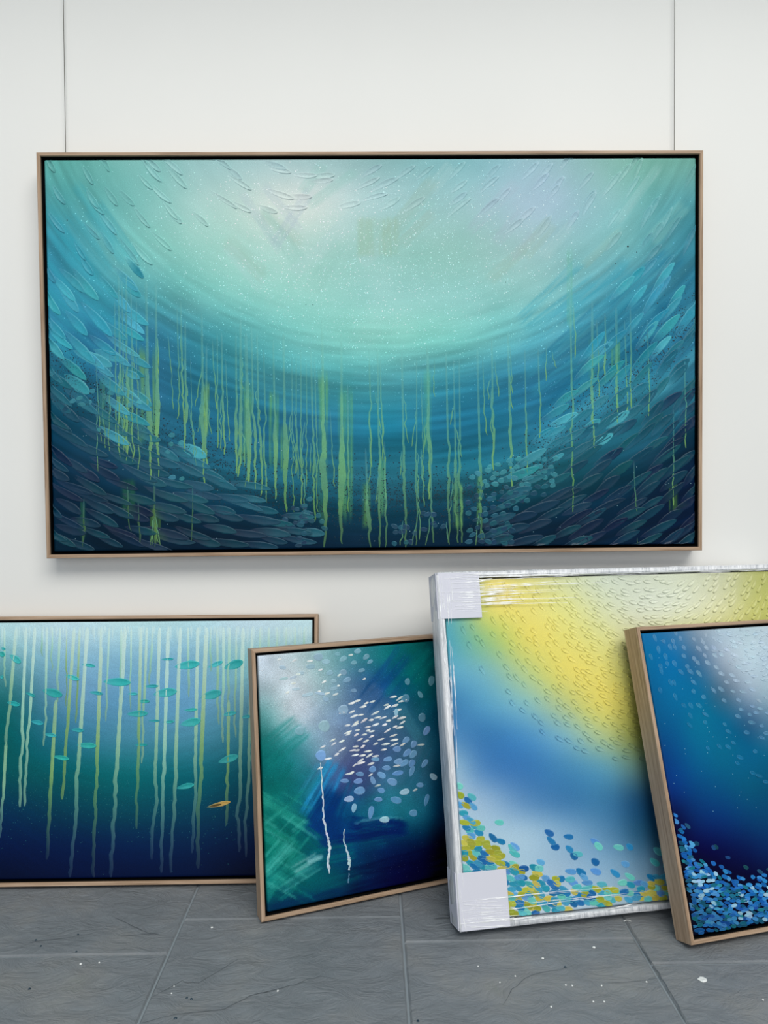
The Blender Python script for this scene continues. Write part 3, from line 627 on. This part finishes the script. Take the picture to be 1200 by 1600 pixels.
DAB = ((390,155,45,40,0),(350,205,45,25,5),(450,238,35,25,20),(520,165,40,25,30),(595,125,35,25,15),(640,155,35,25,40),(575,185,30,20,10),(520,235,35,30,0),(615,225,35,18,15),(660,180,30,18,30),(205,210,35,20,-10),(210,268,45,14,8),(260,262,40,12,20),(275,322,40,14,5),
       (335,352,60,18,12),(400,345,50,16,-10),(430,375,30,25,-20),(540,275,40,25,20),(470,320,40,18,10),(520,430,50,50,0),(420,515,55,60,0),(293,540,45,45,0),(403,668,50,55,0),(855,283,25,35,0),(845,370,40,40,0),(922,350,38,22,-60),(797,445,40,20,85),(930,470,35,45,0),
       (955,540,50,30,60),(980,280,50,30,80),(848,588,40,28,40),(888,610,38,30,60),(800,635,40,30,0),(853,655,50,28,42),(885,662,45,32,50),(688,688,40,22,0),(752,688,45,24,12),(838,708,50,28,35),(878,710,40,32,60),(945,710,48,25,55),(673,740,35,32,20),(745,733,40,25,0),
       (808,700,45,30,10),(720,770,45,30,-32),(607,765,40,24,-5),(675,797,42,25,-70),(775,805,50,38,-20),(805,760,55,25,10),(878,750,55,25,70),(598,802,45,28,10),(527,800,42,22,0),(605,852,55,40,10),(718,850,35,28,-20),(840,858,50,30,15),(920,822,35,25,0),(550,895,48,30,8),
       (795,900,55,35,-15),(703,897,40,24,0),(577,942,45,25,78),(665,965,65,28,80),(885,968,40,35,0),(955,900,60,22,75),(735,1002,48,32,5),(990,778,40,30,-40),(490,140,30,20,0),(430,180,40,25,0),(470,280,30,20,0),(575,330,30,18,0),(300,240,35,16,10))
for X, Y, L, wd, a in DAB:
    x, y = z3(X, Y); faint = wd >= 38 and Y < 560 or Y < 400
    c = (118,165,212) if not faint else (150,185,205)
    if (X, Y) in ((735,1002),(990,778),(577,942),(840,858),(797,445),(922,350),(550,895)): c = (180,214,230)
    P.leaf(x, y, L/3.1, wd/3.1, a, jit(c, 8), .75 if not faint else .5, h=.0012, edge=.2, edgecol=(185,212,232), round_=True, mid=.35, name='paint_dab')
def keepW(X, Y):
    if not (395 < X < 850 and 335 < Y < 770): return False
    if X < 520-(Y-340)*.1 and 440 < Y < 560 and X < 450: return False
    if (X > 700 and Y > 640) or (X < 540 and Y < 440 and X > 450): return False
    return random.random() < .9*math.exp(-((X-630)/190)**2-((Y-560)/200)**2)+.08
for X, Y in scatter(398, 850, 340, 770, (40, 25), keepW):
    x, y = z3(X, Y); P.leaf(x, y, random.uniform(8, 15), random.uniform(2.6, 4.0), random.uniform(8, 36), jit((240,240,234), 6), .96, h=.0008, tail=.3, mid=.6, name='white_dash')
for X, Y, L in ((187,168,8),(265,174,9),(347,176,10),(402,222,8),(285,245,8),(260,293,9),(230,340,7),(420,285,8),(395,335,6),(500,250,7),(480,350,10),(560,145,8),(925,612,12),(895,848,8),(795,408,9),(745,405,9),(800,722,12),(700,825,10),(630,270,6),(495,305,5)):
    x, y = z3(X, Y); P.leaf(x, y, L, 3.4, random.uniform(5, 35), jit((225,228,224), 6), .9, h=.001, tail=.2, mid=.6, name='white_dash')
def scribble(pts, wids, c):
    pts = [z3(*p) for p in pts]; Q = []; Wd = []
    for i in range(len(pts)-1):
        for k in range(7):
            t_ = k/7; Q.append((pts[i][0]*(1-t_)+pts[i+1][0]*t_+random.gauss(0, .5), pts[i][1]*(1-t_)+pts[i+1][1]*t_)); Wd.append((wids[i]*(1-t_)+wids[i+1]*t_)*random.uniform(.55, 1.25))
    P.ribbon(Q, Wd, [jit(c, 10) for _ in Q], h=.0016, name='white_paint_line')
scribble([(405,705),(408,800),(415,900),(420,1000),(440,1090),(452,1150),(440,1230),(450,1290)], [1.6,2,2.4,3,3.2,4,5.4,2.4], (200,215,225))
scribble([(527,1050),(525,1120),(545,1180),(555,1220),(550,1270)], [2,2,3.4,4.4,2.6], (180,205,212)); scribble([(552,1280),(548,1340)], [2,2], (90,130,160))
pts = [(random.uniform(405, 690), random.gauss(1090, 60)) for _ in range(900)]+[(random.uniform(560, 690), random.uniform(1260, 1400)) for _ in range(120)]
P.specks('fine_spatter', pts, [.0006]*len(pts), [np.clip(P.sample(*p)*1.35+12, 0, 235) for p in pts])
P.flush()

# ================================================================== 4. wrapped yellow and blue painting
e, nb, u = lean_axes(.16496, .24737); W, H, t = .83, .71395, .0686
P = Painting('wrapped_painting', (.16067, -.31353, 0), e, nb, u, W, H, t, .0125, .003, .006,
             'yellow, cream and blue painting wrapped in clear plastic film with foam corner guards', wood=False)
xs = [700, 760, 820, 880, 940, 1000, 1060, 1130, 1195]; ys = [905, 950, 1000, 1050, 1100, 1150, 1200, 1250, 1300, 1350, 1420]
P.grid(xs, ys, [
 [(120,178,160),(228,216,115),(222,215,132),(208,212,165),(202,210,190),(202,208,190),(205,210,188),(198,200,165),(182,184,108)],
 [(100,175,180),(215,210,105),(225,214,110),(218,216,138),(208,212,172),(208,213,193),(212,216,192),(208,208,162),(190,190,106)],
 [(80,165,185),(150,190,132),(216,208,96),(222,213,108),(215,213,138),(210,208,160),(205,205,140),(200,200,120),(190,190,100)],
 [(90,165,198),(118,178,185),(178,198,138),(220,209,96),(220,210,102),(200,200,118),(190,190,100),(190,190,100),(190,190,100)],
 [(58,128,180),(86,158,195),(128,182,188),(178,193,138),(216,205,92),(195,190,92),(190,190,100),(190,190,100),(190,190,100)],
 [(80,140,190),(56,124,182),(72,143,195),(118,173,190),(168,188,140),(160,164,84),(150,160,90),(150,160,90),(150,160,90)],
 [(150,185,206),(74,132,188),(56,122,184),(66,136,184),(88,153,180),(108,148,140),(100,140,140),(100,140,140),(100,140,140)],
 [(172,196,216),(140,175,206),(90,142,190),(64,126,178),(58,124,170),(38,93,138),(40,90,130),(40,90,130),(40,90,130)],
 [(172,196,216),(167,196,216),(158,190,212),(128,170,202),(88,140,180),(44,100,140),(40,90,130),(40,90,130),(40,90,130)],
 [(177,196,215),(172,196,215),(167,196,216),(152,182,206),(130,170,200),(100,140,170),(90,130,160),(90,130,160),(90,130,160)],
 [(192,206,222),(192,206,222),(192,206,222),(186,204,220),(172,195,212),(150,172,188),(140,160,180),(140,160,180),(140,160,180)]], 3)
P.img = P.img*.90+P.img.mean(2, keepdims=True)*.10; P.img[..., 2] += 14*smooth(60, 140, P.img[..., 0]-P.img[..., 2]); P.img = np.clip(P.img, 0, 245)
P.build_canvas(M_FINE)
# reliefs
angC = table([690,780,860,940,1000,1040,1100,1200], [900,1000,1100,1200], [[118,124,132,148,172,190,232,248],[120,126,136,150,165,180,220,240],[122,130,140,150,160,170,200,220],[125,132,142,152,160,165,180,200]])
CB_END = [(1100,1195),(1300,1120)]
CB = [(700,965),(730,1010),(760,1060),(800,1110),(850,1150),(900,1170),(960,1190),(1010,1200)]+CB_END
def keepC(x, y):
    if y > edge_y(CB, x): return False
    if not P.inside(x, y, .006): return False
    if x > 1000 and y > 985: return random.random() < .45
    if x < 760 and y < 975: return False
    dens = smooth(700, 900, x+(1000-y)*.4); return random.random() < .5+.5*dens
for x, y in sorted(scatter(700, 1202, 908, 1200, (19, 12.5), lambda x, y: keepC(x, y) and (x+(1000-y)*.5 < 880)) + scatter(860, 1250, 900, 1200, (16.5, 10.5), lambda x, y: keepC(x, y) and (x+(1000-y)*.5 >= 880)), key=lambda p: p[1]):
    P.leaf(x, y, random.uniform(14, 19), random.uniform(5.5, 8), angC(x, y)+random.uniform(-8, 8), P.sample(x, y)*1.04, .6, h=.0032, tail=.8, mid=-.1, sides=(1, .9), stuff='covered_paint_strokes' if x > 1012 and y > 992 else None)
# leaf dabs piled along the bottom
CD = [(718,1215),(735,1250),(760,1290),(790,1316),(830,1335),(880,1352),(940,1364),(1000,1360),(1045,1352)]
pal = [(28,118,172),(24,100,160),(78,172,178),(100,190,180),(166,168,48),(150,152,40),(188,176,74),(86,148,202),(60,150,185),(30,140,165)]
pts = []
for x, y in scatter(716, 1260, 1212, 1432, (11.5, 8.0), lambda x, y: P.inside(x, y, .002)):
    b_ = edge_y(CD, x); d_ = (y-b_)
    if d_ < -48: continue
    pr = .13 if d_ < 0 else (.3 if d_ < 16 else (.72 if d_ < 34 else 1.0))
    if random.random() < pr: pts.append((x, y, d_))
for x, y, d_ in sorted(pts, key=lambda p: p[1]+random.uniform(-5, 5)):
    c = random.choice(pal if d_ > 14 else pal[:4]+[pal[7]]); P.leaf(x, y, random.uniform(13, 19), random.uniform(9, 12), random.uniform(-38, 8)-(d_ < 14)*15, jit(c, 6), .97, h=.0013, edge=.2, edgecol=(225,230,220), round_=True, mid=.3, name='paint_dab', stuff='covered_paint_dabs' if x > 1062 else None)
P.flush()
# film-bound frame: rounded outer shell made of four rails plus side folds
P.build_frame(M_WRAP, 'wrapped_frame_rail', tray=False)
bm = bmesh.new(); add_box(bm, .013, W-.013, -.012, -.004, .013, H-.013); tag(bm_obj('back_board', bm, M_FOAM, P.root), 'pale board backing')
# loose outer film that rounds the corners: lumpy skin around the four sides
prof_n = 96; V = []; F = []; yv = [-t-.0006, -t-.0022, -t+.008, -t*.6, -t*.25, -.001]; inn = [.010, .001, -.0022, -.0030, -.0028, .0]
per = []
def rrect(o, r, n_=7):
    pts = []
    for cx, cz, a0 in ((W+o-r, H+o-r, 0), (-o+r, H+o-r, 90), (-o+r, -o+r+.0012, 180), (W+o-r, -o+r+.0012, 270)):
        for k in range(n_+1):
            a = math.radians(a0+90*k/n_); pts.append((cx+r*math.cos(a), cz+r*math.sin(a)))
    out = []
    for i in range(len(pts)):
        p, q = np.array(pts[i]), np.array(pts[(i+1) % len(pts)]); m_ = 26 if np.linalg.norm(q-p) > .1 else 1
        for k in range(m_): out.append(p+(q-p)*k/m_)
    return out
for y_, i_ in zip(yv, inn):
    ring = rrect(-i_, .006 if i_ > 0 else .010); n_ = len(ring); k0 = len(V)
    for k, p in enumerate(ring):
        jz = random.gauss(0, .0007); V.append((p[0]+jz*.6, y_+random.gauss(0, .0005), max(p[1]+jz, -.0006)))
    if k0:
        for k in range(n_): F.append((k0-n_+k, k0+k, k0+(k+1) % n_, k0-n_+(k+1) % n_))
tag(mesh_obj('film_skin', V, F, M_SKIN, P.root, smooth=True), 'crinkled silvery film skin around the frame sides')
# clear film sheet stretched over the face
nx_, nz_ = 26, 24; V = []; F = []
for j in range(nz_):
    for i in range(nx_): V.append((.006+(W-.012)*i/(nx_-1), -t-.0012-(.0006*random.random()), .006+(H-.012)*j/(nz_-1)))
for j in range(nz_-1):
    for i in range(nx_-1): a = j*nx_+i; F.append((a, a+1, a+1+nx_, a+nx_))
tag(mesh_obj('film_sheet', V, F, M_FILM, P.root, smooth=True), 'clear plastic film stretched over the face')
# foam corner guards folded over the corners (seen through the film)
def guard(x0, x1, z0, z1, lab):
    bm = bmesh.new(); y0 = -t-.0010; add_box(bm, x0, x1, y0-.0016, y0, z0, z1)
    add_box(bm, -.0026, -.0006, -t+.002, -.004, max(z0, .002), z1 if z0 < .1 else H-.001)
    bmesh.ops.bevel(bm, geom=list(bm.edges), offset=.0005, segments=1, affect='EDGES')
    tag(bm_obj('corner_guard', bm, M_FOAM, P.root), lab)
def face_loc(px, py):
    d = CF+(px-600)/FPX*CR-(py-800)/FPX*CU; o = P.B0-t*P.yb; k = ((o-CO)@P.yb)/(d@P.yb); q = CO+d*k-P.B0; return q@P.e, q@P.u
ax, az = face_loc(753, 965); guard(.0015, ax, az, H-.0015, 'pale grey foam corner guard, upper left')
ax, az = face_loc(790, 1357); guard(.0015, ax, .0015, az, 'pale grey foam corner guard, lower left')
# wrinkles: folds of film standing slightly proud
WV, WF = [], []
def fold(p0, p1, wd, arch=0.0):
    a = np.array(face_loc(*p0)); b = np.array(face_loc(*p1)); d = b-a; L = np.linalg.norm(d)
    if L < .004: return
    nn = np.array([-d[1], d[0]])/L; n_ = max(3, int(L/.02)); k0 = len(WV); wv_ = 0
    for i in range(n_+1):
        q = i/n_; wv_ = wv_*.7+random.gauss(0, .0006); c = a+d*q+nn*(wv_*.5+arch*math.sin(math.pi*q)); w_ = 1.25*wd*(.25+.75*math.sin(math.pi*min(max(q, .04), .96)))*random.uniform(.7, 1.2)/2
        for o, z in ((-1, .0030), (0, .0031+wd*.35), (1, .0030)):
            p = c+nn*o*w_; WV.append((min(max(p[0], .0), W), -t-z, min(max(p[1], .0), H)))
        if i: k = k0+3*i; WF.extend([(k-3, k-2, k+1, k), (k-2, k-1, k+2, k+1)])
for k in range(17):      # across the upper left guard and on over the yellow
    y = 903+k*2.6+random.uniform(-1, 1); fold((684+random.uniform(0, 60), y+2), (800+random.uniform(-60, 150), y-2-random.uniform(0, 6)), random.uniform(.0012, .0032), random.uniform(-.001, .001))
for k in range(14): y = 897+random.uniform(0, 60); x = 690+random.uniform(0, 60); fold((x, y), (x+random.uniform(25, 60), y+random.uniform(-4, 2)), random.uniform(.001, .0024))
for k in range(18): x = 683+random.uniform(0, 24); y = 897+random.uniform(0, 50); fold((x, y), (x+random.uniform(0, 3), y+random.uniform(12, 45)), random.uniform(.0008, .0020))
for k in range(26): q = random.random(); x = 683+q*36+random.uniform(0, 6); y = 900+q*540; fold((x, y), (x+random.uniform(3, 7), y+random.uniform(30, 90)), random.uniform(.0008, .0020))
for x0, y0, x1, y1 in ((702,1000,709,1150),(705,1010,712,1110),(709,1040,714,1140),(703,1040,708,1200),(712,1140,714,1200)): fold((x0, y0), (x1, y1), .0015)
for k in range(16): y = 1410+k*2.6; fold((718+random.uniform(0, 20), y), (770+random.uniform(0, 40), y-random.uniform(-3, 9)), random.uniform(.0010, .0022), random.uniform(-.001, .001))
fold((722,1408),(955,1385),.0016,.001); fold((760,1426),(960,1398),.0014,.001); fold((795,1413),(1010,1392),.0008); fold((740,1405),(900,1392),.001)
for k in range(14): x = 740+random.uniform(0, 250); y = 1453-(x-713)*.108-random.uniform(1, 9); fold((x, y), (x+random.uniform(30, 90), y-random.uniform(3, 10)), random.uniform(.001, .002))
for k in range(20): x = 690+random.uniform(0, 480); y = 899-(x-682)*.022+random.uniform(-1, 5); fold((x, y), (x+random.uniform(30, 110), y-random.uniform(0, 3)), random.uniform(.0008, .0018))
o = mesh_obj('film_wrinkles', WV, WF, M_FOLD, P.root, smooth=True); tag(o, 'shiny wrinkles in the wrapping film', kind='stuff')

# ================================================================== 5. deep framed painting, right
e, nb, u = lean_axes(.24603, .30799); W, H, t = .36, .60857, .04997
P = Painting('framed_painting', (.5966, -.38651, 0), e, nb, u, W, H, t, .0078, .0058, .006,
             'oak framed navy painting at the right edge, leaning against the wrapped one')
xs = [1010, 1050, 1090, 1130, 1170, 1200]; ys = [985, 1030, 1080, 1130, 1180, 1230, 1280, 1330, 1380, 1450]
P.grid(xs, ys, [
 [(28,106,162),(60,115,160),(128,148,168),(170,190,205),(176,196,206),(180,196,206)],
 [(10,103,153),(18,106,162),(66,108,145),(150,166,184),(182,202,214),(172,192,206)],
 [(10,88,138),(10,103,152),(18,103,148),(76,108,134),(140,160,180),(152,176,190)],
 [(8,78,128),(10,88,138),(5,106,144),(14,98,138),(48,93,130),(78,118,148)],
 [(6,48,108),(5,68,128),(5,93,138),(0,98,134),(8,93,134),(18,93,130)],
 [(4,28,88),(5,48,118),(0,68,124),(0,78,124),(0,83,119),(0,78,114)],
 [(0,10,48),(0,12,60),(0,38,98),(0,48,108),(0,58,108),(0,62,108)],
 [(0,5,28),(0,0,38),(0,5,58),(0,14,68),(0,24,78),(0,34,88)],
 [(0,5,28),(0,0,24),(0,0,28),(0,5,38),(0,5,43),(0,10,48)],
 [(0,12,40),(0,12,40),(0,12,40),(0,12,40),(0,12,40),(0,12,40)]], 3)
P.build_frame(M_WOOD); P.build_canvas(M_FINE)
angD = table([1000,1060,1110,1150,1200], [985,1080,1200], [[108,122,140,165,205],[112,125,140,155,175],[115,128,140,150,165]])
DB = [(1005,1070),(1040,1100),(1080,1150),(1120,1185),(1160,1220),(1200,1240)]
def keepD(x, y):
    if not P.inside(x, y, .004) or y > edge_y(DB, x): return False
    return random.random() < .32+.5*smooth(1090, 1000, y-(x-1000)*.45)
for x, y in scatter(1004, 1420, 975, 1240, (15.5, 13), keepD):
    d_ = smooth(1010, 1180, y-(x-1000)*.35+30); c = np.array((190,212,226))*(1-d_)+np.array((45,130,180))*d_
    P.leaf(x, y, random.uniform(8, 14), random.uniform(4.5, 6.5), angD(x, y)+random.uniform(-12, 12), jit(c, 6), (.2+.35*smooth(1040, 1130, x))*(1-.3*d_), h=.0018, edge=.22, edgecol=(185,210,226), tail=.6, mid=.0)
for x, y in scatter(1090, 1420, 970, 1110, (10, 7.5), lambda x, y: P.inside(x, y, .004) and random.random() < smooth(-70, 40, (x-1150)-(y-1010)*.9)*.8):
    P.leaf(x, y, random.uniform(8, 12), random.uniform(3.5, 5.5), angD(x, y)+random.uniform(-40, 40), (186,204,214), .35, h=.0015, tail=.5, mid=.0)
DD = [(1055,1262),(1070,1302),(1090,1336),(1120,1352),(1150,1366),(1200,1372),(1260,1366),(1330,1330),(1400,1280)]
palD = [(32,112,188),(24,92,168),(20,100,175),(70,150,205),(20,112,130),(16,88,120),(52,135,200),(155,200,225)]
pts = []
for x, y in scatter(1052, 1440, 1258, 1476, (7.6, 5.4), lambda x, y: P.inside(x, y, .002)):
    d_ = y-edge_y(DD, x)
    if d_ < -32: continue
    pr = .09 if d_ < -4 else (.4 if d_ < 10 else (.8 if d_ < 22 else 1))
    if random.random() < pr: pts.append((x, y, d_))
for x, y, d_ in sorted(pts, key=lambda p: p[1]+random.uniform(-6, 6)):
    low = smooth(40, 90, d_); c = np.array(random.choice(palD if 10 < d_ < 75 else palD[:7]), float)*(1-.2*low)
    P.leaf(x, y, random.uniform(7.5, 12), random.uniform(4.8, 7), random.uniform(-55, -5) if d_ < 20 else random.uniform(-40, 20), jit(c*(.6 if d_ < -4 else 1), 7), .95, h=.0013, edge=.15, edgecol=(120,185,220), round_=True, mid=.3, name='paint_dab')
pts = [(random.uniform(1010, 1200), random.uniform(1000, 1270)) for _ in range(60)]
P.specks('fine_spatter', pts, [.0008]*len(pts), [(130,190,210)]*len(pts))
P.flush()
